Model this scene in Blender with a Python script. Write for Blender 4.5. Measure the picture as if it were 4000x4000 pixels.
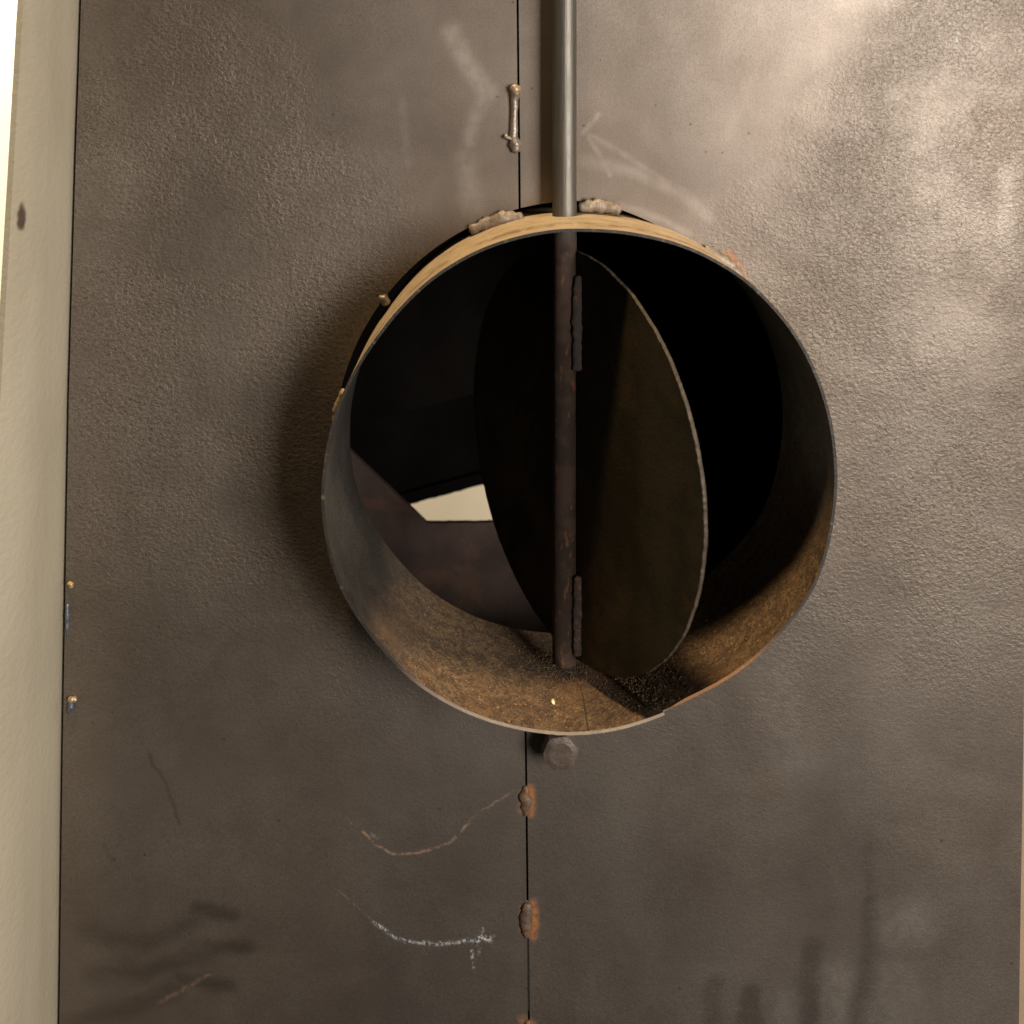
import bpy, bmesh, math, random
import numpy as np
from mathutils import Vector, noise
random.seed(7)
for o in list(bpy.data.objects): bpy.data.objects.remove(o)
sc = bpy.context.scene
C = sc.collection

# ------------------------------------------------------------------ camera, light, exposure
D = 0.333            # camera to front panel, metres
ZC = 0.60            # camera height
cam_d = bpy.data.cameras.new('camera'); cam = bpy.data.objects.new('camera', cam_d); C.objects.link(cam)
cam.location = (0, -D, ZC); cam.rotation_euler = (math.radians(90), 0, 0)
cam_d.sensor_width = 36; cam_d.lens = 36
cam_d.shift_x = (2000 - 1920) / 4000; cam_d.shift_y = -(2000 - 300) / 4000
cam_d.clip_start = 0.01; cam_d.clip_end = 50
cam_d.dof.use_dof = True; cam_d.dof.focus_distance = 0.322; cam_d.dof.aperture_fstop = 11
sc.camera = cam
w = bpy.data.worlds.new("World"); sc.world = w; w.use_nodes = True
w.node_tree.nodes['Background'].inputs[0].default_value = (1.0, 0.86, 0.68, 1)
w.node_tree.nodes['Background'].inputs[1].default_value = 0.024
sc.view_settings.view_transform = 'Standard'; sc.view_settings.look = 'None'
sc.view_settings.exposure = 0; sc.view_settings.gamma = 1

def area(name, loc, target, size, power, col, sy=None):
    l = bpy.data.lights.new(name, 'AREA'); l.energy = power; l.color = col
    l.shape = 'RECTANGLE'; l.size = size; l.size_y = sy or size
    o = bpy.data.objects.new(name, l); C.objects.link(o); o.location = loc
    o.rotation_euler = (Vector(target) - Vector(loc)).to_track_quat('-Z', 'Y').to_euler()
    return o
T = (0.03, 0, ZC - 0.12)
area('right_lamp', (0.57, -0.79, ZC + 0.03), T, 0.36, 13.6, (1.0, 0.935, 0.87), 0.42)
area('ceiling_lamp', (-0.13, -0.215, ZC + 1.05), T, 0.10, 15.5, (1.0, 0.74, 0.45))
area('back_wall_fill', (-0.52, 0.05, ZC + 0.25), (-0.46, 0.45, ZC), 0.30, 6.6, (1.0, 0.88, 0.68))  # unseen lamp added to brighten the wall behind

# ------------------------------------------------------------------ coordinates
S = D / 4000 * (4000 / 1932)      # metres on the panel per unit of the layout sketch (1932 units wide)
U0, V0 = 1920 * 1932 / 4000, 300 * 1932 / 4000
def at(u, v, y=0.0):
    k = (D + y) / D
    return Vector(((u - U0) * S * k, y, ZC - (v - V0) * S * k))

# ------------------------------------------------------------------ node helper
class N:
    def __init__(s, name, rough=0.5, metal=0.0):
        s.m = bpy.data.materials.new(name); s.m.use_nodes = True
        s.t = s.m.node_tree; s.b = s.t.nodes['Principled BSDF']
        s.b.inputs['Roughness'].default_value = rough; s.b.inputs['Metallic'].default_value = metal
        s.pos = s.t.nodes.new('ShaderNodeNewGeometry').outputs['Position']
    def link(s, v, inp):
        if isinstance(v, bpy.types.NodeSocket): s.t.links.new(v, inp)
        elif isinstance(v, (tuple, list)) and len(v) == 3 and inp.type == 'RGBA': inp.default_value = (*v, 1)
        else: inp.default_value = v
    def math(s, op, a, b=0.0, c=0.0, clamp=False):
        n = s.t.nodes.new('ShaderNodeMath'); n.operation = op; n.use_clamp = clamp
        for i, x in enumerate((a, b, c)): s.link(x, n.inputs[i])
        return n.outputs[0]
    def vec(s, op, a, b=(0, 0, 0), c=None, scale=None, out=0):
        n = s.t.nodes.new('ShaderNodeVectorMath'); n.operation = op
        s.link(a, n.inputs[0]); s.link(b, n.inputs[1])
        if c is not None: s.link(c, n.inputs[2])
        if scale is not None: s.link(scale, n.inputs[3])
        return n.outputs[out]
    def noise(s, scale, detail=2, rough=0.5, vec=None, dist=0.0, col=False):
        n = s.t.nodes.new('ShaderNodeTexNoise'); s.link(vec if vec is not None else s.pos, n.inputs['Vector'])
        n.inputs['Scale'].default_value = scale; n.inputs['Detail'].default_value = detail
        n.inputs['Roughness'].default_value = rough; n.inputs['Distortion'].default_value = dist
        return n.outputs['Color' if col else 'Fac']
    def voro(s, scale, vec=None, feature='F1'):
        n = s.t.nodes.new('ShaderNodeTexVoronoi'); n.feature = feature
        s.link(vec if vec is not None else s.pos, n.inputs['Vector']); n.inputs['Scale'].default_value = scale
        return n.outputs['Distance']
    def ss(s, x, a, b, lo=0.0, hi=1.0):
        n = s.t.nodes.new('ShaderNodeMapRange'); n.interpolation_type = 'SMOOTHSTEP'
        s.link(x, n.inputs[0]); n.inputs[1].default_value = a; n.inputs[2].default_value = b
        n.inputs[3].default_value = lo; n.inputs[4].default_value = hi
        return n.outputs[0]
    def mix(s, f, a, b):
        n = s.t.nodes.new('ShaderNodeMix'); n.data_type = 'RGBA'
        s.link(f, n.inputs[0]); s.link(a, n.inputs[6]); s.link(b, n.inputs[7])
        return n.outputs[2]
    def mixf(s, f, a, b):
        n = s.t.nodes.new('ShaderNodeMix'); s.link(f, n.inputs[0]); s.link(a, n.inputs[2]); s.link(b, n.inputs[3])
        return n.outputs[0]
    def scale(s, v, sc_): return s.vec('MULTIPLY', v, sc_)
    def sep(s, v):
        n = s.t.nodes.new('ShaderNodeSeparateXYZ'); s.link(v, n.inputs[0]); return n.outputs
    def bump(s, h, strength, dist, normal=None):
        n = s.t.nodes.new('ShaderNodeBump'); n.inputs['Strength'].default_value = strength
        n.inputs['Distance'].default_value = dist; s.link(h, n.inputs['Height'])
        if normal is not None: s.link(normal, n.inputs['Normal'])
        return n.outputs[0]
    def attr(s, name):
        n = s.t.nodes.new('ShaderNodeAttribute'); n.attribute_name = name; return n.outputs['Vector']
    def set(s, **k):
        for a, v in k.items():
            s.link(v, s.b.inputs[{'col': 'Base Color', 'rough': 'Roughness', 'metal': 'Metallic', 'nrm': 'Normal', 'spec': 'Specular IOR Level'}[a]])
        return s.m
    # wear marks and painted reflections on the panel plane: soft capsules given in layout units
    def panel_uv(s):
        return s.vec('MULTIPLY_ADD', s.pos, (1 / S, 0, -1 / S), (U0, 0, ZC / S + V0))
# ------------------------------------------------------------------ materials
# wear marks and painted room reflections on the panel, in layout units: (points, radius, softness, amount)
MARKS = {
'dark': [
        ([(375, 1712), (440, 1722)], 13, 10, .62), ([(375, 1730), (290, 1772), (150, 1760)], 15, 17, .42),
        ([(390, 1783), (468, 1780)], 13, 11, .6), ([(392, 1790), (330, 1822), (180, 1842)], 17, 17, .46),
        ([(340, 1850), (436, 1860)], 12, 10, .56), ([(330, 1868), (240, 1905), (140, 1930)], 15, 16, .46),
        ([(1534, 1790), (1530, 1860), (1518, 1960)], 17, 14, .42), ([(1637, 1600), (1641, 1700)], 8, 14, .2), ([(1641, 1700), (1643, 1790), (1632, 1860), (1604, 1960)], 14, 14, .42),  # room reflections painted as dark streaks, next line too
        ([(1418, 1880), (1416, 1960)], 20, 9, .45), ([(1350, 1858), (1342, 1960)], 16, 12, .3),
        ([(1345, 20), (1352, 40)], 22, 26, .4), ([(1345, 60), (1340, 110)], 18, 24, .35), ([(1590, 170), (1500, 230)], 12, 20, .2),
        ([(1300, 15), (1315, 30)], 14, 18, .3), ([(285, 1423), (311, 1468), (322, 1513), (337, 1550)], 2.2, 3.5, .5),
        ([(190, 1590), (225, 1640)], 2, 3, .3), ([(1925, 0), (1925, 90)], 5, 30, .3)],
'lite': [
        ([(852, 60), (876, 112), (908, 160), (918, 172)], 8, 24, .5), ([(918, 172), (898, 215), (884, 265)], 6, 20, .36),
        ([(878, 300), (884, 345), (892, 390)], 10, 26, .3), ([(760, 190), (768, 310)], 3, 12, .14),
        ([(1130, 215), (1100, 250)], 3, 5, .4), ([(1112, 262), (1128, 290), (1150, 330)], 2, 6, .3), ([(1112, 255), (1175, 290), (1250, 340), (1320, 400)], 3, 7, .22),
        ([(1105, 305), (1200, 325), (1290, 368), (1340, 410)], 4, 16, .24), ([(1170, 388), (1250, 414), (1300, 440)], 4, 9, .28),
        ([(1690, 1752), (1720, 1742)], 36, 44, .26), ([(1580, 1840), (1584, 1950)], 26, 20, .22), ([(1480, 1895), (1482, 1950)], 22, 18, .16), ([(1690, 1850), (1700, 1950)], 34, 40, .18),  # warm room reflections painted as paler patches
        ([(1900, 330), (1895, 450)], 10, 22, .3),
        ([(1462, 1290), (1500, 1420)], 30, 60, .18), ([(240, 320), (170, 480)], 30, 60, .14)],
'rust': [
        ([(967, 1493), (913, 1527), (889, 1544)], .8, 1.6, .5),
        ([(889, 1544), (865, 1574), (850, 1588), (808, 1604), (778, 1610), (739, 1610), (706, 1592), (685, 1568)], 1.2, 2.2, .75),
        ([(655, 1545), (662, 1552)], 1, 3, .5), ([(395, 1838), (340, 1870), (300, 1892)], 1.5, 5, .25),
        ([(1910, 610), (1908, 660)], 1, 3, .12)],
'halo': [([(1001, 1488), (1003, 1535)], 7, 6, .9), ([(982, 1495), (982, 1532)], 3, 5, .4),
                           ([(1007, 1705), (1009, 1738), (1006, 1768)], 7, 6, 1.0), ([(982, 1712), (984, 1760)], 2.5, 5, .5),
                           ([(985, 1922), (1005, 1935)], 7, 8, .7), ([(1375, 480), (1402, 525)], 7, 7, .8)],
'chalk': [
        ([(640, 1680), (706, 1739)], .7, 1.8, .35), ([(706, 1739), (730, 1757), (748, 1769), (772, 1776), (820, 1780), (868, 1776), (904, 1772), (930, 1766)], 2.8, 3.4, 1.0),
        ([(899, 1780), (913, 1748)], 2.6, 2.8, 1.0), ([(890, 1792), (893, 1822)], 2.2, 2.6, .9), ([(902, 1800), (906, 1790)], 2, 2.6, .7), ([(905, 1766), (926, 1772)], 4, 4, 1.0),
        ([(1811, 62), (1800, 92)], .8, 1.5, .8), ([(700, 1574), (714, 1580)], 2, 3, .5)]}
def panel_material():
    n = N('bare_rolled_steel')
    uv = n.panel_uv(); x, _, y = n.sep(uv)
    A = n.sep(n.attr('wear_reflections')); B = n.sep(n.attr('wear_two'))
    # rough skin at the sides, smooth wedge above the pipe
    dx = n.math('ABSOLUTE', n.math('SUBTRACT', x, 1080))
    half = n.math('MULTIPLY_ADD', y, -0.66, 600)
    peel = n.ss(n.math('ADD', n.math('SUBTRACT', dx, half), n.math('MULTIPLY_ADD', n.noise(26, 3), 260, -130)), -90, 130)
    low = n.ss(y, 900, 1500, 1.0, 0.20)
    peel = n.math('MULTIPLY', n.math('MULTIPLY', peel, low), n.ss(n.noise(30, 3, .6), .30, .62, .45, 1.15))
    st = n.scale(n.pos, (1, 1, 1.25))
    h1 = n.noise(860, 3.5, .6, st, .8)
    h2 = n.voro(560, n.vec('ADD', st, n.vec('SCALE', n.noise(300, 2, col=True), scale=.0014)))
    hh = n.math('ADD', h1, n.math('MULTIPLY', h2, .35))
    hp = n.math('MULTIPLY', hh, n.math('ADD', peel, .05))
    n1 = n.bump(hp, 1.0, .00025)
    n2 = n.bump(n.noise(18, 2), .5, .0010, n1)
    grain = n.noise(2600, 2, .7)
    brush = n.noise(1, 3, .6, n.scale(n.pos, (1500, 1, 90)))
    nf = n.bump(n.math('ADD', grain, n.math('MULTIPLY', brush, .5)), .35, .00006, n2)
    # colours
    big = n.noise(9, 4, .6); mid = n.noise(34, 4, .6, dist=.8)
    col = n.mix(n.ss(big, .35, .68), (.155, .124, .101), (.222, .188, .160))
    col = n.mix(n.math('MULTIPLY', n.ss(mid, .35, .75), .28), col, (.30, .26, .215))
    col = n.mix(n.math('MULTIPLY', n.ss(n.noise(15, 3, .6), .56, .7), .12), col, (.25, .16, .09))
    col = n.mix(n.math('MULTIPLY', n.ss(grain, .38, .66), .50), col, (.10, .080, .060))
    col = n.mix(n.math('MULTIPLY', n.math('MULTIPLY', n.ss(h1, .54, .36), peel), .60), col, (.10, .082, .06))
    col = n.mix(n.math('MULTIPLY', n.ss(n.voro(95), .06, .03), .6), col, (.07, .05, .04))
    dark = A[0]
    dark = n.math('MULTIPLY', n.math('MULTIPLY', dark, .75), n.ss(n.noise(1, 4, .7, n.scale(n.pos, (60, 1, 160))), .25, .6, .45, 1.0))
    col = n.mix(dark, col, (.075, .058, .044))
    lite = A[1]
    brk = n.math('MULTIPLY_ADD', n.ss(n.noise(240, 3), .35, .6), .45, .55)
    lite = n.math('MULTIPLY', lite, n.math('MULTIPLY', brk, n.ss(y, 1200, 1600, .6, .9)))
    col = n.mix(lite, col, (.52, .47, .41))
    rust = n.math('MULTIPLY', A[2], n.ss(n.noise(420, 3, .7), .36, .60))
    col = n.mix(rust, col, (.38, .20, .10))
    halo = B[0]
    halo = n.math('MULTIPLY', halo, n.ss(n.noise(380, 4, .7), .30, .56, .3, 1.0))
    col = n.mix(halo, col, (.36, .135, .035))
    chalk = n.math('MULTIPLY', B[1], n.ss(n.noise(900, 3, .7), .42, .60))
    chc = n.mix(n.ss(n.noise(260, 1), .5, .62), (.52, .51, .47), (.19, .25, .34))
    col = n.mix(chalk, col, chc)
    ragg = n.math('ADD', n.math('ADD', n.math('MULTIPLY_ADD', n.noise(14, 4, .65), .22, .32), n.math('MULTIPLY', n.noise(70, 4, .7), .10)), n.math('MULTIPLY', peel, .06))
    ragg = n.mixf(dark, ragg, .30); ragg = n.math('ADD', ragg, n.math('MULTIPLY', rust, .3))
    met = n.math('SUBTRACT', .78, n.math('MULTIPLY', n.math('MAXIMUM', halo, n.math('MAXIMUM', chalk, rust)), .6))
    return n.set(col=col, rough=ragg, metal=met, nrm=nf)

def flange_material():
    n = N('pale_side_steel')  # same steel as the front; its bright lighting is put into the colour
    col = n.mix(n.ss(n.noise(1, 3, .6, n.scale(n.pos, (10, 30, 8))), .3, .7), (.37, .325, .23), (.45, .40, .295))
    col = n.mix(n.math('MULTIPLY', n.noise(1800, 2), .3), col, (.24, .2, .15))
    col = n.mix(n.math('MULTIPLY', n.ss(n.noise(20, 3), .5, .75), .15), col, (.2, .17, .12))
    p = n.vec('ADD', n.pos, n.vec('MULTIPLY', n.vec('SUBTRACT', n.noise(300, 2, col=True), (.5, .5, .5)), (0, .0015, .004)))
    q = at(57, 410, -.029)
    d = n.vec('LENGTH', n.vec('MULTIPLY', n.vec('SUBTRACT', p, tuple(q)), (0, 1.1, .42)), out=1)
    col = n.mix(n.ss(d, .0022, .0010), col, (.07, .05, .035))
    return n.set(col=col, rough=n.math('MULTIPLY_ADD', n.noise(40, 3), .3, .35), metal=.05,
                 nrm=n.bump(n.noise(420, 3, .5, None, .5), .7, .0003))

RODX = at(2205 * .483, 0, -.006).x
def pipe_material(lap=False):
    n = N('rusted_pipe_steel'); X, Y, Z = n.sep(n.pos)
    c = at(*PC, -.035)
    rad = n.vec('LENGTH', n.vec('MULTIPLY', n.vec('SUBTRACT', n.pos, (c.x, 0, c.z)), (1, 0, 1)), out=1)
    nz = n.sep(n.t.nodes['Geometry'].outputs['Normal'])
    rvec = n.vec('MULTIPLY', n.vec('SUBTRACT', n.pos, (c.x, 0, c.z)), (1, 0, 1))
    outer = n.ss(n.vec('DOT_PRODUCT', rvec, n.t.nodes['Geometry'].outputs['Normal'], out=1), -.01, .01)
    f = n.noise(1400, 3, .7); m = n.noise(120, 4, .65, dist=.5)
    # outside: pale dusty rust, browner streak band behind the rim
    oc = n.mix(n.ss(m, .35, .7), (.46, .36, .225), (.31, .215, .12))
    band = n.math('MULTIPLY', n.ss(n.math('ABSOLUTE', n.math('ADD', Y, .0255)), .0042, .0008),
                  n.ss(n.math('ADD', n.math('MULTIPLY', n.noise(240, 4, .75), .7), n.math('MULTIPLY', n.noise(45, 2), .3)), .43, .52))
    oc = n.mix(n.math('MULTIPLY', band, .85), oc, (.13, .060, .022))
    oc = n.mix(n.math('MULTIPLY', n.ss(n.noise(1, 3, .6, n.scale(n.pos, (40, 900, 40))), .5, .7), .35), oc, (.34, .23, .12))
    oc = n.mix(n.math('MULTIPLY', f, .35), oc, (.62, .5, .32))
    # inside: dark mill scale and soot, rust dust lying in the bottom
    ic = n.mix(n.ss(m, .4, .65), (.075, .066, .058), (.125, .110, .098))
    ic = n.mix(n.math('MULTIPLY', n.ss(n.noise(1, 3, .6, n.scale(n.pos, (50, 30, 14))), .52, .58), .7), ic, (.06, .055, .056))
    dz = n.math('SUBTRACT', Z, c.z)
    dust = n.ss(n.math('ADD', n.math('SUBTRACT', dz, n.math('MULTIPLY', n.math('MAXIMUM', n.math('SUBTRACT', X, c.x), 0.0), .55)), n.math('MULTIPLY_ADD', n.noise(60, 3), .030, -.015)), -.030, -.062)
    dc = n.mix(n.ss(n.noise(260, 4, .7), .38, .62), (.085, .050, .026), (.165, .102, .050))
    dc = n.mix(n.math('MULTIPLY', n.ss(n.noise(900, 3, .75), .5, .62), .9), dc, (.036, .025, .014))
    dc = n.mix(n.ss(n.noise(1000, 2, .8), .61, .68), dc, (.36, .22, .09))
    dc = n.mix(n.math('MULTIPLY', n.ss(n.noise(45, 3, .6), .52, .66), .35), dc, (.17, .080, .030))
    def blob(bx, by, rx, ry):
        d = n.vec('LENGTH', n.vec('MULTIPLY', n.vec('SUBTRACT', n.vec('ADD', n.pos, n.vec('MULTIPLY', n.vec('SUBTRACT', n.noise(180, 3, col=True), (.5, .5, .5)), (.012, .012, 0))), (bx, by, 0)), (1 / rx, 1 / ry, 0)), out=1)
        return n.ss(d, 1.15, .6)
    gritc = n.mix(n.ss(n.noise(700, 3, .75), .47, .6), (.030, .019, .012), (.13, .072, .032))
    dirt = n.math('MAXIMUM', blob(RODX - .006, -.002, .016, .010), blob(RODX + .019, -.022, .016, .011))
    dc = n.mix(n.math('MULTIPLY', dirt, .8), dc, gritc)
    ic = n.mix(dust, ic, dc)
    if not lap:
        sx = at(1110, 1371, -.035).x
        line = n.math('MULTIPLY', n.ss(n.math('ABSOLUTE', n.math('SUBTRACT', n.math('ADD', X, n.math('MULTIPLY_ADD', n.noise(90, 2), .0008, -.0004)), sx)), .00038, .00012), n.ss(dz, -.04, -.06))
        ic = n.mix(n.math('MULTIPLY', line, .85), ic, (.02, .014, .009))
    col = n.mix(outer, ic, oc)
    # dark rim, paler along the bottom, with orange crust on its lower right run
    rim = n.ss(Y, -.0348, -.03498)
    rimc = n.mix(n.ss(n.noise(90, 3), .35, .7), (.030, .027, .024), (.050, .040, .030))
    pale_low = n.math('MULTIPLY', n.ss(dz, -.050, -.068), n.ss(X, at(1270, 0, -.035).x, at(1250, 0, -.035).x))
    rimc = n.mix(pale_low, rimc, n.mix(n.noise(300, 3), (.24, .17, .105), (.38, .32, .25)))
    crust = n.math('MULTIPLY', n.ss(dz, -.040, -.058), n.ss(X, at(1255, 0, -.035).x, at(1275, 0, -.035).x))
    rimc = n.mix(crust, rimc, (.26, .12, .045))
    col = n.mix(rim, col, rimc)
    rough = n.mixf(dust, n.mixf(outer, .42, .68), .85)
    met = n.mixf(dust, n.mixf(outer, .92, .12), 0.0)
    return n.set(col=col, rough=rough, metal=met,
                 nrm=n.bump(n.math('ADD', n.noise(1100, 3, .7), n.noise(260, 3)), .7, .00028))

def simple(name, c1, c2, scale, rough, metal, bumpd=.0002, rs=None, rustamt=0.0, spec=.5):
    n = N(name)
    col = n.mix(n.ss(n.noise(scale, 4, .65), .35, .65), c1, c2)
    if rustamt: col = n.mix(n.math('MULTIPLY', n.ss(n.noise(scale * .7, 4, .7, dist=1.), .56, .64), rustamt), col, (.30, .12, .04))
    col = n.mix(n.math('MULTIPLY', n.ss(n.noise(2400, 2, .7), .45, .7), .4), col, tuple(x * .45 for x in c1))
    return n.set(col=col, rough=n.math('MULTIPLY_ADD', n.noise(scale * 2, 3), .2, rough - .1), metal=metal,
                 nrm=n.bump(n.noise(rs or scale * 4, 3, .6), .8, bumpd), spec=spec)

def rod_material():
    n = N('round_bar_steel'); X, Y, Z = n.sep(n.pos)
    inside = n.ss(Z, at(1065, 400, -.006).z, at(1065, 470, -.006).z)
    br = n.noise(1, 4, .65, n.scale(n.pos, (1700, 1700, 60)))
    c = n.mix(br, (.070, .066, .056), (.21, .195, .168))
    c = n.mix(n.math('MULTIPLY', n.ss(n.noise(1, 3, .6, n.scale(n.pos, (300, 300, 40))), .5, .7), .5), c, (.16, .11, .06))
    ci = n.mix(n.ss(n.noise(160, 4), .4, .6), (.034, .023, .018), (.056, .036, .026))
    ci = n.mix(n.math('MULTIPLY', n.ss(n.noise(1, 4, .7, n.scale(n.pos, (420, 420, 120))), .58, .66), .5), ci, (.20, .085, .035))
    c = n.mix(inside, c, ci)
    return n.set(col=c, rough=n.mixf(inside, n.math('MULTIPLY_ADD', n.noise(1, 4, .7, n.scale(n.pos, (500, 500, 90))), .30, .36), .85), metal=n.mixf(inside, .80, .0), spec=n.mixf(inside, .5, .15),
                 nrm=n.bump(br, .5, .00015))

PC = (2272 * .483, 1891 * .483)      # pipe centre on the rim plane (layout units)

# ------------------------------------------------------------------ mesh helpers
def put(name, bm, mat, parent=None, smooth=False, bevel=0.0):
    me = bpy.data.meshes.new(name)
    bmesh.ops.recalc_face_normals(bm, faces=bm.faces)
    if parent is not None:
        off = Vector(parent.matrix_world.translation) if parent.type == 'EMPTY' else Vector(parent.get('org', (0, 0, 0)))
        bmesh.ops.translate(bm, verts=bm.verts, vec=-off)
    else: off = Vector((0, 0, 0))
    bm.to_mesh(me); bm.free()
    if smooth:
        for p in me.polygons: p.use_smooth = True
    me.materials.append(mat)
    o = bpy.data.objects.new(name, me); C.objects.link(o)
    if parent is not None: o.parent = parent
    o['org'] = tuple(off)
    if bevel:
        b = o.modifiers.new('bevel', 'BEVEL'); b.width = bevel; b.segments = 2; b.limit_method = 'ANGLE'; b.angle_limit = math.radians(50)
    return o
def empty(name, loc, label, cat, **k):
    o = bpy.data.objects.new(name, None); C.objects.link(o); o.location = loc; o['label'] = label; o['category'] = cat
    o.empty_display_size = .02
    for a, v in k.items(): o[a] = v
    bpy.context.view_layer.update(); return o

def slab(pts, thick, holes=None):
    """polygon in the XZ plane (Vectors), front face at their y, thickness going back"""
    bm = bmesh.new()
    vs = [bm.verts.new(p) for p in pts]; f = bm.faces.new(vs)
    r = bmesh.ops.extrude_face_region(bm, geom=[f])
    vv = [g for g in r['geom'] if isinstance(g, bmesh.types.BMVert)]
    bmesh.ops.translate(bm, verts=vv, vec=(0, thick, 0))
    return bm
def box(lo, hi):
    bm = bmesh.new(); bmesh.ops.create_cube(bm, size=1)
    for v in bm.verts:
        v.co = Vector([lo[i] + (v.co[i] + .5) * (hi[i] - lo[i]) for i in range(3)])
    return bm
def lump(path, radii, seg=12, amp=.25, sub=6, freq=900, squash=1.0, seed=0):
    """irregular bead along a path of Vectors, y depth squashed"""
    P, R = [], []
    for i in range(len(path) - 1):
        for k in range(sub):
            t = k / sub; P.append(path[i].lerp(path[i + 1], t)); R.append(radii[i] * (1 - t) + radii[i + 1] * t)
    P.append(path[-1]); R.append(radii[-1])
    bm = bmesh.new(); rings = []
    n = len(P)
    for i in range(n):
        d = (P[min(i + 1, n - 1)] - P[max(i - 1, 0)]).normalized()
        a = Vector((0, 1, 0)); b = d.cross(a).normalized(); a = b.cross(d)
        ring = []
        for j in range(seg):
            t = 2 * math.pi * j / seg
            q = P[i] + (b * math.cos(t) + a * math.sin(t) * squash) * R[i]
            k = 1 + amp * noise.noise(q * freq + Vector((seed, seed, 0))) + amp * .5 * noise.noise(q * freq * 2.7)
            ring.append(bm.verts.new(P[i] + (q - P[i]) * k))
        rings.append(ring)
    for i in range(n - 1):
        for j in range(seg): bm.faces.new((rings[i][j], rings[i][(j + 1) % seg], rings[i + 1][(j + 1) % seg], rings[i + 1][j]))
    d0 = (P[0] - P[1]).normalized(); d1 = (P[-1] - P[-2]).normalized()
    for ring, p, d, r in ((rings[0], P[0], d0, R[0]), (rings[-1], P[-1], d1, R[-1])):
        c = bm.verts.new(p + d * r * .45)
        for j in range(seg): bm.faces.new((ring[j], ring[(j + 1) % seg], c))
    return bm

# ------------------------------------------------------------------ materials in use
M_panel = panel_material(); M_flange = flange_material(); M_pipe = pipe_material()
M_rod = rod_material()
M_weld = simple('weld_metal', (.29, .24, .18), (.18, .135, .095), 500, .50, .3, .0002)
M_weldd = simple('dark_weld_metal', (.20, .165, .135), (.33, .28, .23), 400, .42, .6, .0002, rustamt=.5)
M_weldr = simple('rusty_weld_metal', (.11, .085, .065), (.19, .10, .05), 350, .6, .3, .0002, rustamt=.8)
M_weldo = simple('golden_weld_metal', (.55, .36, .14), (.30, .24, .2), 400, .4, .5, .0002)
M_plate = simple('sooty_plate_steel', (.026, .021, .012), (.042, .033, .018), 60, .8, .0, spec=.08, bumpd=.00012, rs=900, rustamt=.05)
M_edge = simple('cut_edge_steel', (.095, .070, .045), (.05, .036, .022), 300, .6, .3, .0002)
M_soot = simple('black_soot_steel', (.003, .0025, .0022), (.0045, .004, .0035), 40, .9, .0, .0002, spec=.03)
M_brown = simple('brown_scale_steel', (.038, .026, .022), (.058, .039, .032), 45, .75, .0, .0002, 500, rustamt=.06, spec=.1)
M_bolt = simple('dull_bolt_steel', (.115, .085, .066), (.16, .12, .095), 260, .5, .45, .00018, rustamt=.35)
M_grit = simple('rust_grit', (.045, .028, .016), (.17, .105, .048), 420, .9, 0, .0001)
M_chip = simple('pale_chip', (.85, .72, .42), (.75, .6, .3), 500, .6, 0, .0001)
M_wall = simple('cream_wall_paint', (.80, .77, .68), (.78, .74, .65), 6, .85, 0, .0001, 300)
M_strip = simple('tan_side_steel', (.40, .29, .18), (.32, .24, .16), 40, .5, .3, .0002)

# ------------------------------------------------------------------ the room behind
bm = box((-1.6, .46, -.05), (1.4, .50, 1.6)); wl = put('wall', bm, M_wall); wl['kind'] = 'structure'

# ------------------------------------------------------------------ the steel box with the pipe opening
cab = empty('steel_box', (at(1090, 1724 * .483).x, 0.05, at(0, 2560).z),
            'welded brown grey steel box front with a round open pipe stub, seam and tack welds', 'metal box')
HC = (2265 * .483, 1745 * .483); HR = 960 * .483
def seam_u(v):
    pts = [(-600, 971), (0, 974.5), (400, 978.5), (1390, 990), (1932, 996), (2600, 1003)]
    for (a, x), (b, y) in zip(pts[:-1], pts[1:]):
        if a <= v <= b: return x + (y - x) * (v - a) / (b - a)
    return pts[-1][1]
def left_u(v):
    pts = [(-600, 172), (0, 153), (340, 142), (750, 130), (1400, 119), (1932, 112), (2600, 104)]
    for (a, x), (b, y) in zip(pts[:-1], pts[1:]):
        if a <= v <= b: return x + (y - x) * (v - a) / (b - a)
    return pts[-1][1]
TOPV, BOTV = -560, 2560
def right_u(v): return 1945 if v < 500 else 1945 - (v - 500) * .0155
def vnoise(x, y, seed):
    """smooth value noise, numpy"""
    rg = np.random.default_rng(seed); tab = rg.random((64, 64)) * 2 - 1
    xi = np.floor(x).astype(int); yi = np.floor(y).astype(int); fx = x - xi; fy = y - yi
    fx = fx * fx * (3 - 2 * fx); fy = fy * fy * (3 - 2 * fy)
    g = lambda a, b: tab[a % 64, b % 64]
    return (g(xi, yi) * (1 - fx) + g(xi + 1, yi) * fx) * (1 - fy) + (g(xi, yi + 1) * (1 - fx) + g(xi + 1, yi + 1) * fx) * fy
def mark_mask(u, v, items):
    tot = np.zeros_like(u)
    for pts, r, soft, amt in items:
        for (x0, y0), (x1, y1) in zip(pts[:-1], pts[1:]):
            bx, by = x1 - x0, y1 - y0; L = max(bx * bx + by * by, 1e-6)
            h = np.clip(((u - x0) * bx + (v - y0) * by) / L, 0, 1)
            d = np.hypot(u - x0 - bx * h, v - y0 - by * h)
            t = np.clip((r + soft - d) / (r + soft - max(r - soft, 0)), 0, 1)
            tot = np.maximum(tot, amt * t * t * (3 - 2 * t))
    return tot
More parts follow.
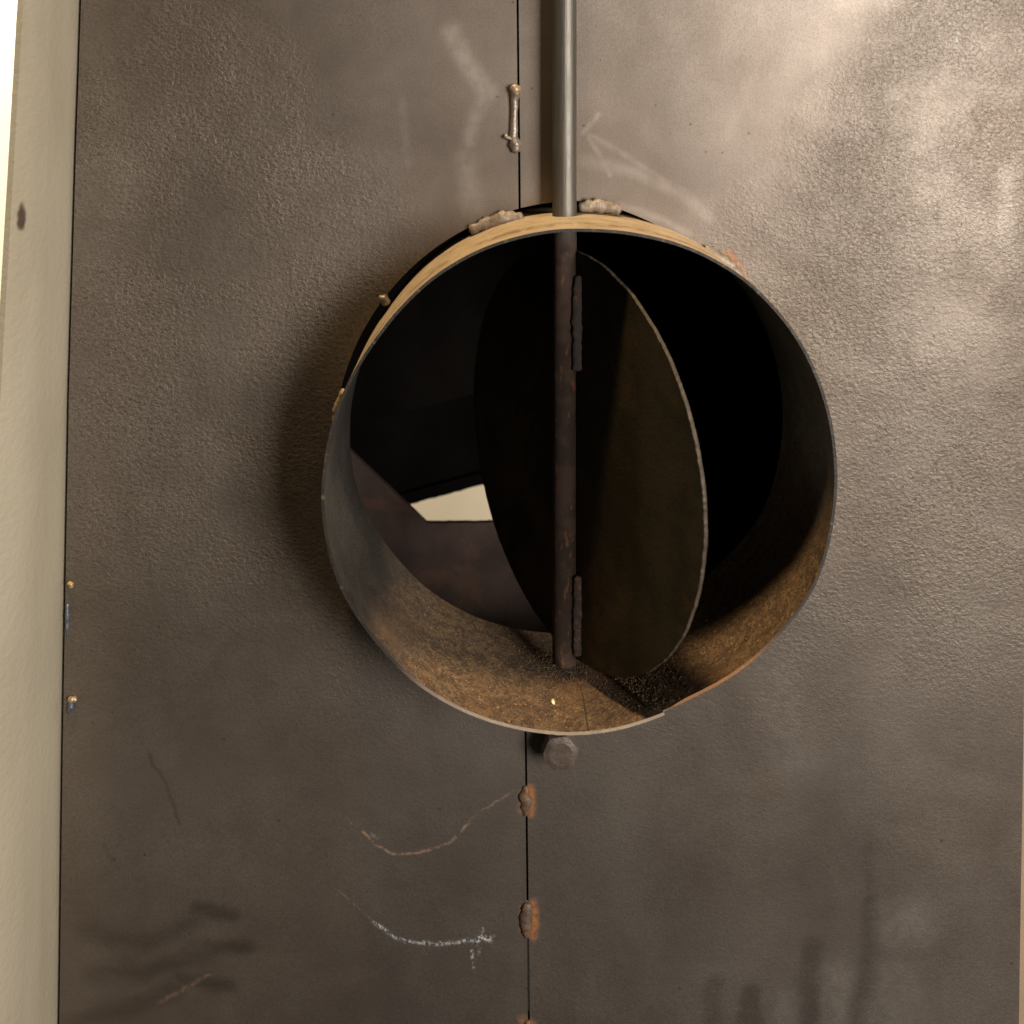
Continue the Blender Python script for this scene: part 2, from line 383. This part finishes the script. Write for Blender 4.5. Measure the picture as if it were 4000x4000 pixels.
def sheet(side):
    def edge(v): return seam_u(v) + (0 if side < 0 else 4.2 if v < 700 else 4.0)
    def hr(a_):      # the hole was cut closer to the pipe on the right
        if side < 0: return HR
        t = min(1, max(0, (a_ + .05) / .5)); return HR - 24.5 * t * t * (3 - 2 * t)
    def hp(a_): return HC[0] + side * hr(a_) * math.sin(a_), HC[1] - hr(a_) * math.cos(a_)
    def solve(lo, hi):
        f = lambda a_: (hp(a_)[0] - edge(hp(a_)[1])) * side
        for _ in range(50):
            m_ = (lo + hi) / 2
            if (f(lo) > 0) == (f(m_) > 0): lo = m_
            else: hi = m_
        return lo
    a0 = solve(-.8, 1.2); a1 = solve(math.pi - 1.2, math.pi + .8)
    vt, vb = hp(a0)[1], hp(a1)[1]
    inner, outv = [], []
    KO = 1.62
    ot = HC[1] - KO * HR; ob = HC[1] + KO * HR
    def seg(v0, v1, o0, o1):
        n_ = max(2, int(abs(v1 - v0) / (3.0 if v0 > -5 and v1 < 1950 else 20)))
        for i in range(n_):
            t = i / n_; v = v0 + (v1 - v0) * t
            inner.append((edge(v), v)); outv.append(o0 + (o1 - o0) * t)
    seg(TOPV, 0, TOPV, -10); seg(0, vt, -10, ot)
    n_ = int(HR * (a1 - a0) / 2.6)
    for i in range(n_):
        a_ = a0 + (a1 - a0) * i / n_
        inner.append(hp(a_)); outv.append(HC[1] - KO * HR * math.cos(math.pi * i / n_))
    seg(vb, 1940, ob, 1945); seg(1940, BOTV, 1945, BOTV)
    inner.append((edge(BOTV), BOTV)); outv.append(BOTV)
    I = np.array(inner); O = np.array([(left_u(v) if side < 0 else right_u(v), v) for v in outv])
    M = len(I); K = 300
    t = np.linspace(0, 1, K)[None, :, None]
    G = I[:, None] * (1 - t) + O[:, None] * t
    u = G[..., 0].ravel(); v = G[..., 1].ravel()
    y0 = 0.0 if side < 0 else .00035
    lift = .00030 * vnoise(u / 330, v / 330, 5) + .00008 * vnoise(u / 120, v / 120, 8)
    lift *= np.clip(np.hypot(u - HC[0], v - HC[1]) / HR - 1, 0, 1) * np.clip(np.abs(u - 985) / 60, 0, 1)
    X = (u - U0) * S; Z = ZC - (v - V0) * S
    front = np.c_[X, y0 - np.abs(lift), Z]
    # perimeter ring, rounded over and taken back
    idx = np.arange(M * K).reshape(M, K)
    per = np.concatenate([idx[0, :], idx[1:, -1], idx[-1, -2::-1], idx[-2:0:-1, 0]])
    P = front[per]; co = np.vstack([front, P, P + (0, .007, 0)]); nb = len(front); m = len(per)
    q = np.stack([idx[:-1, :-1], idx[:-1, 1:], idx[1:, 1:], idx[1:, :-1]], -1).reshape(-1, 4)
    r = np.arange(m); r2 = (r + 1) % m
    side_q = np.stack([nb + r, nb + m + r, nb + m + r2, nb + r2], -1)
    F = np.vstack([q, side_q])
    if side < 0: F = F[:, ::-1]
    me = bpy.data.meshes.new('front_sheet')
    me.vertices.add(len(co)); me.vertices.foreach_set('co', (co - np.array(cab.location)).ravel())
    me.loops.add(F.size); me.loops.foreach_set('vertex_index', F.ravel().astype(np.int32))
    me.polygons.add(len(F)); me.polygons.foreach_set('loop_start', np.arange(0, F.size, 4, dtype=np.int32))
    me.polygons.foreach_set('loop_total', np.full(len(F), 4, dtype=np.int32))
    sm = np.ones(len(F), bool); sm[len(q):] = False; me.polygons.foreach_set('use_smooth', sm)
    me.update(calc_edges=True); me.validate()
    U = np.r_[u, u[per], u[per]]; V = np.r_[v, v[per], v[per]]
    w1u = U + 7 * vnoise(U / 45, V / 45, 1) + 3 * vnoise(U / 14, V / 14, 2); w1v = V + 7 * vnoise(U / 45, V / 45, 3)
    w2u = U + 1.6 * vnoise(U / 9, V / 9, 4); w2v = V + 1.8 * vnoise(U / 9, V / 9, 6)
    w3u = U + 2 * vnoise(U / 60, V / 60, 1); w3v = V + 2 * vnoise(U / 60, V / 60, 3)
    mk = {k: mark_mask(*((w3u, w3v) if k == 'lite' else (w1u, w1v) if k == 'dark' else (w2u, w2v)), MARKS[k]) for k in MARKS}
    for nm, ks in (('wear_reflections', ('dark', 'lite', 'rust')), ('wear_two', ('halo', 'chalk', 'chalk'))):
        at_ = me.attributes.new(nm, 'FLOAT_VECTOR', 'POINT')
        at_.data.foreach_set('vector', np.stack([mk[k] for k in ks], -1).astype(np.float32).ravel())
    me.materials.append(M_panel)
    o = bpy.data.objects.new('front_sheet', me); C.objects.link(o); o.parent = cab
    o['label'] = 'left front sheet beside the seam' if side < 0 else 'right front sheet, brighter and pitted, beside the seam'
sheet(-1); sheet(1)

# left side flange coming forward, with a slanting front edge
bm = bmesh.new()
rows = []
for v in range(TOPV, BOTV + 1, 80):
    b = at(left_u(v) - 7.5, v)
    fu = 45 - 45 * v / 700 if v < 700 else -(v - 700) * .06      # where the front edge shows
    k = (U0 - fu) / (U0 - (left_u(v) - 7.5)); y = D / k - D
    y = max(y, -.060)
    z = b.z; x = b.x
    rows.append((x, y, z))
vs = []
for x, y, z in rows:
    yf = y * .78; kk = (D + yf) / D
    fu_ = U0 + (x * D / (D + y)) / S                  # keep the outline where the edge shows
    xf = (fu_ - U0) * S * kk
    vs.append([bm.verts.new(p) for p in ((xf, yf, z), (x + (xf - x) * .30, y * .62, z), (x, y * .42, z), (x, -.0, z), (x, .05, z), (x - .002, .05, z), (x - .002, y * .42, z), (xf - .002, yf + .0006, z))])
for a, b in zip(vs[:-1], vs[1:]):
    for i in range(len(a)): bm.faces.new((a[i], a[(i + 1) % len(a)], b[(i + 1) % len(a)], b[i]))
bm.faces.new(vs[0]); bm.faces.new(vs[-1])
fl = put('side_flange', bm, M_flange, cab, True); fl.data.set_sharp_from_angle(angle=math.radians(50))
# strip past the right edge
put('side_flange', slab([at(right_u(v) + .6, v) + Vector((0, .0004, 0)) for v in (TOPV, 500, 1200, 1932, BOTV)] + [at(2010, BOTV), at(2010, TOPV)], .005), M_strip, cab)['label'] = 'tan strip along the right edge'

# unseen side walls added to keep the interior behind the panel dark
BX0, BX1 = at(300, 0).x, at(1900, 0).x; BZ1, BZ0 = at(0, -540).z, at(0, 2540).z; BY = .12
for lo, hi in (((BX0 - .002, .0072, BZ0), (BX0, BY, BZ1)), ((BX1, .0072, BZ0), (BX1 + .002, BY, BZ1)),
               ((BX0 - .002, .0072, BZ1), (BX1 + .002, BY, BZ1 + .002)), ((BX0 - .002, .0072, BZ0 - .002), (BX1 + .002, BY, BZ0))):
    put('inner_light_block', box(lo, hi), M_soot, cab)
def jag(a, b, n, amp):
    return [(a[0] + (b[0] - a[0]) * i / n, a[1] + (b[1] - a[1]) * i / n + (random.uniform(-amp, amp) if 0 < i < n else 0)) for i in range(n + 1)]
YB = .115
# back plate: upper part with the slanting torn-cut lower edge, and right part
up = [(100, -600), (1750, -600), (1750, 2600), (1130, 2600), (1130, 862)] + jag((1130, 855), (700, 972), 46, 1.1) + [(640, 1000), (100, 1000)]
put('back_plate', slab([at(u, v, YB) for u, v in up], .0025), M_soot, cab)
hem = [(1130, 847), (500, 1018), (500, 1004), (1130, 832)]
put('folded_hem', slab([at(u, v, YB - .004) for u, v in hem], .003), M_soot, cab)
# upper inner baffle seen as a slightly paler field
put('baffle', slab([at(u, v, .10) for u, v in [(560, 300), (1040, 300), (1040, 704), (560, 832)]], .002), simple('grey_soot_steel', (.0042, .0034, .003), (.006, .005, .0042), 30, .9, 0, spec=.02), cab)
# lower brown plate with diagonal and level cut edges
lowp = [(560, 755)] + jag((660, 850), (805, 987), 14, .5) + jag((812, 987), (1160, 985), 40, .9) + [(1160, 1700), (300, 1700), (300, 560)]
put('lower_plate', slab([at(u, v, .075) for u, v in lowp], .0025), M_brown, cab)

# ------------------------------------------------------------------ pipe stub (one rolled sheet, lapped at the bottom)
front = [(608, 900), (620, 1050), (656, 1140), (700, 1200), (770, 1278), (860, 1337), (960, 1372), (1060, 1387), (1130, 1384), (1254, 1349),
         (1310, 1322), (1400, 1270), (1480, 1190), (1542, 1100), (1570, 1000), (1580, 900), (1570, 800), (1540, 700), (1480, 600), (1400, 520),
         (1300, 466), (1200, 440), (1100, 432), (1000, 440), (900, 472), (800, 535), (722, 620), (655, 725), (622, 815)]
pol = sorted((math.atan2(-(v - PC[1]), u - PC[0]) % (2 * math.pi), math.hypot(u - PC[0], v - PC[1])) for u, v in front)
def rad(th):
    th %= 2 * math.pi
    P = [(pol[-1][0] - 2 * math.pi, pol[-1][1])] + pol + [(pol[0][0] + 2 * math.pi, pol[0][1]), (pol[1][0] + 2 * math.pi, pol[1][1])]
    for i in range(len(P) - 1):
        if P[i][0] <= th <= P[i + 1][0]:
            t = (th - P[i][0]) / (P[i + 1][0] - P[i][0])
            return P[i][1] + (P[i + 1][1] - P[i][1]) * t
def rads(th): return sum(rad(th + d) * w_ for d, w_ in ((-.12, 1), (-.06, 2), (0, 3), (.06, 2), (.12, 1))) / 9
YF, YR = -.035, .018
KF = (D + YF) / D * S
CX, CZ = at(*PC, YF).x, at(*PC, YF).z
TH = .0009
th_step = math.atan2(-(1349 - PC[1]), 1254 - PC[0])
def th_end(y):   # inner end, cut on a slant
    ux = 2596 - (2596 - 2410) * (y - YF) / (.027)
    x = (ux * .483 - PC[0]); zz = -478
    return math.atan2(zz, x)
def pipe_mesh():
    bm = bmesh.new(); NA, NY = 300, 12
    inn, out = [], []
    for j in range(NY + 1):
        y = YF + (YR - YF) * j / NY
        # clockwise from the step through the bottom, left, top, right and back past the step
        total = 2 * math.pi + (th_step - th_end(y)) if j else 2 * math.pi
        ri, ro = [], []
        for i in range(NA + 1):
            phi = total * i / NA; th = th_step - phi
            r = rads(th) * KF
            if phi < .5: r += 0
            lapd = TH * 1.25 * min(1, max(0, (phi - 5.55) / .55))
            r = r - lapd
            wob = .00012 * noise.noise(Vector((math.cos(th) * 6, math.sin(th) * 6, y * 90)))
            jagy = y
            if j == 0: jagy = y + .00018 * noise.noise(Vector((th * 40, 3, 0)))
            feather = TH * .75 * min(1, max(0, (phi - total + .10) / .08)) if phi > 5.9 else 0
            q = lambda rr: Vector((CX + rr * math.cos(th), jagy, CZ + rr * math.sin(th)))
            ri.append(bm.verts.new(q(r + wob - TH + feather))); ro.append(bm.verts.new(q(r + wob)))
        inn.append(ri); out.append(ro)
    for j in range(NY):
        for i in range(NA):
            bm.faces.new((inn[j][i], inn[j][i + 1], inn[j + 1][i + 1], inn[j + 1][i]))
            bm.faces.new((out[j][i], out[j + 1][i], out[j + 1][i + 1], out[j][i + 1]))
        bm.faces.new((inn[j][0], inn[j + 1][0], out[j + 1][0], out[j][0]))
        bm.faces.new((inn[j][NA], out[j][NA], out[j + 1][NA], inn[j + 1][NA]))
    for i in range(NA):
        bm.faces.new((inn[0][i], out[0][i], out[0][i + 1], inn[0][i + 1]))
        bm.faces.new((inn[NY][i], inn[NY][i + 1], out[NY][i + 1], out[NY][i]))
    return bm
pipe = put('pipe_stub', pipe_mesh(), M_pipe, cab, smooth=True)
pipe['label'] = 'rusty rolled steel pipe stub with lapped seam at the bottom'
pipe.data.update()
me = pipe.data
me.set_sharp_from_angle(angle=math.radians(40))

# welds between pipe and panel
def arcpath(pts, y): return [at(u, v, y) for u, v in pts]
put('weld_bead', lump(arcpath([(888, 434), (920, 424), (950, 413), (985, 410)], -.0012), [.0016, .0024, .0028, .0016], squash=.7, amp=.38, freq=500), M_weld, pipe, True)
put('weld_bead', lump(arcpath([(1094, 391), (1125, 388), (1150, 390), (1168, 397)], -.0018), [.0016, .0022, .0019, .0020], squash=.7, amp=.38, freq=500, seed=3), M_weld, pipe, True)
put('weld_bead', lump(arcpath([(1330, 470), (1355, 485), (1380, 503), (1400, 525)], -.0015), [.0014, .0021, .0019, .0012], squash=.7, amp=.38, freq=480, seed=5), M_weld, pipe, True)
put('weld_bead', lump(arcpath([(716, 561), (724, 563), (732, 573)], -.0010), [.0010, .0014, .0011], amp=.5, freq=700, seed=7), M_weldd, pipe, True)
put('weld_bead', lump(arcpath([(648, 735), (642, 752), (636, 775), (630, 795)], -.0035), [.0007, .0011, .0012, .0007], amp=.7, freq=900, seed=9), M_weldo, pipe, True)

# tack welds on the seam
put('weld_bead', lump([at(u, v, -.0004) for u, v in ((971, 168), (972, 176), (970, 190), (970, 225), (969, 258), (972, 272), (973, 286))],
    [.0016, .0019, .0013, .0012, .0013, .0021, .0014], amp=.14, freq=420, seg=16), M_weldd, cab, True)
put('weld_bead', lump([at(968, 163, -.001), at(972, 169, -.0014), at(974, 176, -.0011)], [.0014, .0018, .0012], amp=.25, freq=500, seg=14), M_weldo, cab, True)
put('weld_spatter', lump([at(966, 262, -.0008), at(958, 260, -.0012), at(953, 256, -.0014)], [.0007, .0006, .0008], amp=.2), M_weldd, cab, True)
put('weld_bead', lump([at(u, v, -.0001) for u, v in ((992, 1484), (991, 1500), (992, 1520), (993, 1538))], [.0009, .0018, .0017, .0009], amp=.45, freq=600, squash=.7, seed=2), M_weldr, cab, True)
put('weld_bead', lump([at(u, v, -.0001) for u, v in ((995, 1705), (993, 1722), (993, 1745), (997, 1768))], [.0012, .0019, .0019, .0012], amp=.45, freq=600, squash=.7, seed=4), M_weldr, cab, True)
put('weld_bead', lump([at(u, v, 0) for u, v in ((995, 1926), (996, 1950), (997, 1970))], [.0010, .0016, .0014], amp=.4, freq=600, squash=.6, seed=6), M_weldr, cab, True)
# crumbs of weld on the left edge
put('weld_spatter', lump([at(129, 1098, -.001), at(134, 1104, -.001), at(136, 1108, -.001)], [.0006, .0009, .0006], amp=.5), M_weldo, cab, True)
put('weld_spatter', lump([at(131, 1318, -.001), at(137, 1320, -.0012), at(144, 1321, -.001)], [.0010, .0012, .0007], amp=.5), M_weldo, cab, True)
M_blue = simple('blued_steel', (.10, .13, .17), (.22, .24, .25), 400, .4, .5, .0002)
put('weld_spatter', lump([at(133, 1324, -.001), at(134, 1334, -.001), at(128, 1345, -.0005)], [.0008, .0009, .0005], amp=.5), M_blue, cab, True)
put('weld_bead', lump([at(127, v, -.0002) for v in (1140, 1160, 1180, 1200)], [.0004, .0006, .0006, .0003], amp=.5, freq=500), M_blue, cab, True)

# hex bolt under the pipe
def bolt():
    bm = bmesh.new(); c = at(1058, 1424, -.0095); r = 34.0 * S * (D - .0095) / D
    h0, h1 = -.0095, -.0042
    rings = []
    for y, k, nseg in ((h0, .80, 36), (h0 + .0005, .97, 36), (h0 + .0010, 1, 36), (h1, 1, 36)):
        ring = []
        for i in range(nseg):
            t = 2 * math.pi * i / nseg + math.radians(8)
            a = (t - math.radians(8)) % (math.pi / 3) - math.pi / 6
            hexr = r * .90 / math.cos(a)
            rr = min(hexr, r * (.995 if y > h0 + .0007 else .99 * k / 1.0)) * (k if y <= h0 else 1) if k < 1 else min(hexr, r * 1.04)
            ring.append(bm.verts.new((c.x + rr * math.cos(t), y, c.z + rr * math.sin(t))))
        rings.append(ring)
    for a, b in zip(rings[:-1], rings[1:]):
        for i in range(36): bm.faces.new((a[i], a[(i + 1) % 36], b[(i + 1) % 36], b[i]))
    bm.faces.new(rings[0]); bm.faces.new(rings[-1])
    return bm, c, r
bm, bc, br_ = bolt()
b = put('hex_bolt', bm, M_bolt, cab); b['label'] = 'dull hexagonal bolt head just below the pipe stub'
bm = bmesh.new()
bmesh.ops.create_cone(bm, cap_ends=True, segments=32, radius1=br_ * .62, radius2=br_ * .62, depth=.009)
bmesh.ops.rotate(bm, verts=bm.verts, matrix=__import__('mathutils').Matrix.Rotation(math.pi / 2, 3, 'X'))
bmesh.ops.translate(bm, verts=bm.verts, vec=(bc.x, -.001, bc.z))
put('bolt_shank', bm, M_soot, b)

# ------------------------------------------------------------------ damper: rod and butterfly plate
RY = -.0060; RR = .0039
rc = at(2205 * .483, 0, RY)
zb = at(0, 2596 * .483, RY).z
dam = empty('damper', (rc.x, RY, zb), 'upright steel rod running down into the pipe with a half open round damper plate', 'damper')
bm = bmesh.new()
zt = at(0, -560, RY).z; rings = []
prof = [(zb, .45), (zb + .0004, .80), (zb + .0012, .97), (zb + .003, 1.0)] + [(zb + .003 + (zt - zb - .003) * i / 60, 1.0) for i in range(1, 61)]
for z, k in prof:
    ring = []
    for i in range(40):
        t = 2 * math.pi * i / 40
        q = Vector((math.cos(t), math.sin(t), 0)) * RR * k
        kk = 1 + (.05 if z < zb + .004 else .006) * noise.noise(Vector((q.x * 400, q.y * 400, z * 220)))
        ring.append(bm.verts.new((rc.x + q.x * kk, RY + q.y * kk, z)))
    rings.append(ring)
for a, b_ in zip(rings[:-1], rings[1:]):
    for i in range(40): bm.faces.new((a[i], a[(i + 1) % 40], b_[(i + 1) % 40], b_[i]))
bm.faces.new(rings[0]); bm.faces.new(rings[-1])
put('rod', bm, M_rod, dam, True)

AL = .51; PR = 792 * D / 4000 * (D + RY) / D
uax = Vector((math.sin(AL), -math.cos(AL), 0))          # towards camera-right
nn = Vector((-math.cos(AL), -math.sin(AL), 0))          # visible face
pc = Vector((rc.x, RY, at(0, 1768 * .483, RY).z)) - nn * (RR - .0006) + Vector((-.0013, 0, 0))
TP = .0012
bm = bmesh.new(); NP = 420; fr, bk, fi = [], [], []
cf = bm.verts.new(pc); cb = bm.verts.new(pc - nn * TP)
for i in range(NP):
    t = 2 * math.pi * i / NP
    d = Vector((math.cos(t), math.sin(t), 0))
    r = PR * (1 + .0035 * noise.noise(d * 9)) 
    j = .00028 * noise.noise(d * 95) + .0002 * noise.noise(d * 200)
    P = pc + uax * d.x * (r + j) + Vector((0, 0, 1)) * d.y * (r + j)
    P2 = pc - nn * TP + uax * d.x * (r + j * .4) + Vector((0, 0, 1)) * d.y * (r + j * .4)
    fr.append(bm.verts.new(P)); bk.append(bm.verts.new(P2))
for i in range(NP):
    k = (i + 1) % NP
    bm.faces.new((cf, fr[i], fr[k])); bm.faces.new((cb, bk[k], bk[i]))
    f = bm.faces.new((fr[i], bk[i], bk[k], fr[k])); f.material_index = 1
pl = put('damper_plate', bm, M_plate, dam); pl.data.materials.append(M_edge)
M_wr = simple('sooty_weld_metal', (.045, .032, .026), (.065, .042, .032), 300, .8, .0, .0003, rustamt=.45)
off = Vector((RR + .0001, 0, 0))
def bead(v0, v1, seed, w):
    n_ = 8; pts = [Vector((rc.x, RY - .0040, at(0, v0 + (v1 - v0) * i / n_, RY).z)) + off + Vector((random.uniform(-.0002, .0002), 0, 0)) for i in range(n_ + 1)]
    return lump(pts, [w * random.uniform(.8, 1.2) for _ in pts], amp=.4, freq=500, sub=5, seed=seed, squash=.55)
put('weld_bead', bead(518, 690, 1, .0017), M_wr, dam, True)
put('weld_bead', bead(1078, 1222, 6, .0018), M_wr, dam, True)

# ------------------------------------------------------------------ loose rust in the pipe
def inner_bottom(x, y):
    th = math.atan2(-1, (x - CX) / .0735)
    for _ in range(3):
        r = rads(th) * KF - TH; c_ = max(-1, min(1, (x - CX) / r)); th = -math.acos(c_)
    phi = (th_step - th) % (2 * math.pi)
    lap = TH * 1.25 if (phi > 5.9 or th > th_end(y)) and th > th_step - .9 and th > th_end(y) else 0
    r -= lap
    return Vector((CX + r * math.cos(th), y, CZ + r * math.sin(th))), Vector((-math.cos(th), 0, -math.sin(th)))
bm = bmesh.new()
def grain_at(p, nrm, s):
    q = [p + nrm * s * .45 + Vector((random.uniform(-1, 1), random.uniform(-1, 1), random.uniform(-.3, .3))) * s * .3]
    a0 = random.uniform(0, 6.3)
    t1 = Vector((0, 1, 0)); t2 = nrm.cross(t1)
    for k in range(4):
        a = a0 + k * 1.57 + random.uniform(-.4, .4); rr = s * random.uniform(.5, 1.1)
        q.append(p + (t1 * math.cos(a) + t2 * math.sin(a)) * rr - nrm * s * .2)
    v = [bm.verts.new(x) for x in q]
    for k in range(4): bm.faces.new((v[0], v[1 + k], v[1 + (k + 1) % 4]))
cx0 = rc.x
for _ in range(7500):
    if random.random() < .55:
        x = random.gauss(cx0 - .004, .011); y = random.gauss(-.008, .009)
    elif random.random() < .6:
        x = random.gauss(cx0 + .021, .010); y = random.gauss(-.018, .010)
    else:
        x = random.gauss(cx0, .026); y = random.uniform(YF + .001, YR)
    if not (YF + .0008 < y < YR - .001) or abs(x - CX) > .055: continue
    p, nr = inner_bottom(x, y)
    grain_at(p, nr, random.choice((.00012, .00018, .00024, .00034, .00052)) * random.uniform(.8, 1.3))
g = put('rust_grit', bm, M_grit)
g['kind'] = 'stuff'; g['label'] = 'loose rust grit and scale lying in the bottom of the pipe stub'; g['category'] = 'rust grit'
bm = bmesh.new()
p, nr = inner_bottom(at(1043, 1313, -.021).x, -.0215)
bmesh.ops.create_icosphere(bm, subdivisions=2, radius=.0007)
for v in bm.verts: v.co *= 1 + .35 * noise.noise(v.co * 1500); v.co.x *= .85; v.co.y *= 1.6; v.co.z *= .8
bmesh.ops.translate(bm, verts=bm.verts, vec=p + nr * .0005)
ch = put('metal_chip', bm, M_chip)
ch['label'] = 'small pale yellow chip lying on the rusty floor of the pipe stub'; ch['category'] = 'chip'
for o in bpy.data.objects:
    if 'org' in o.keys(): del o['org']
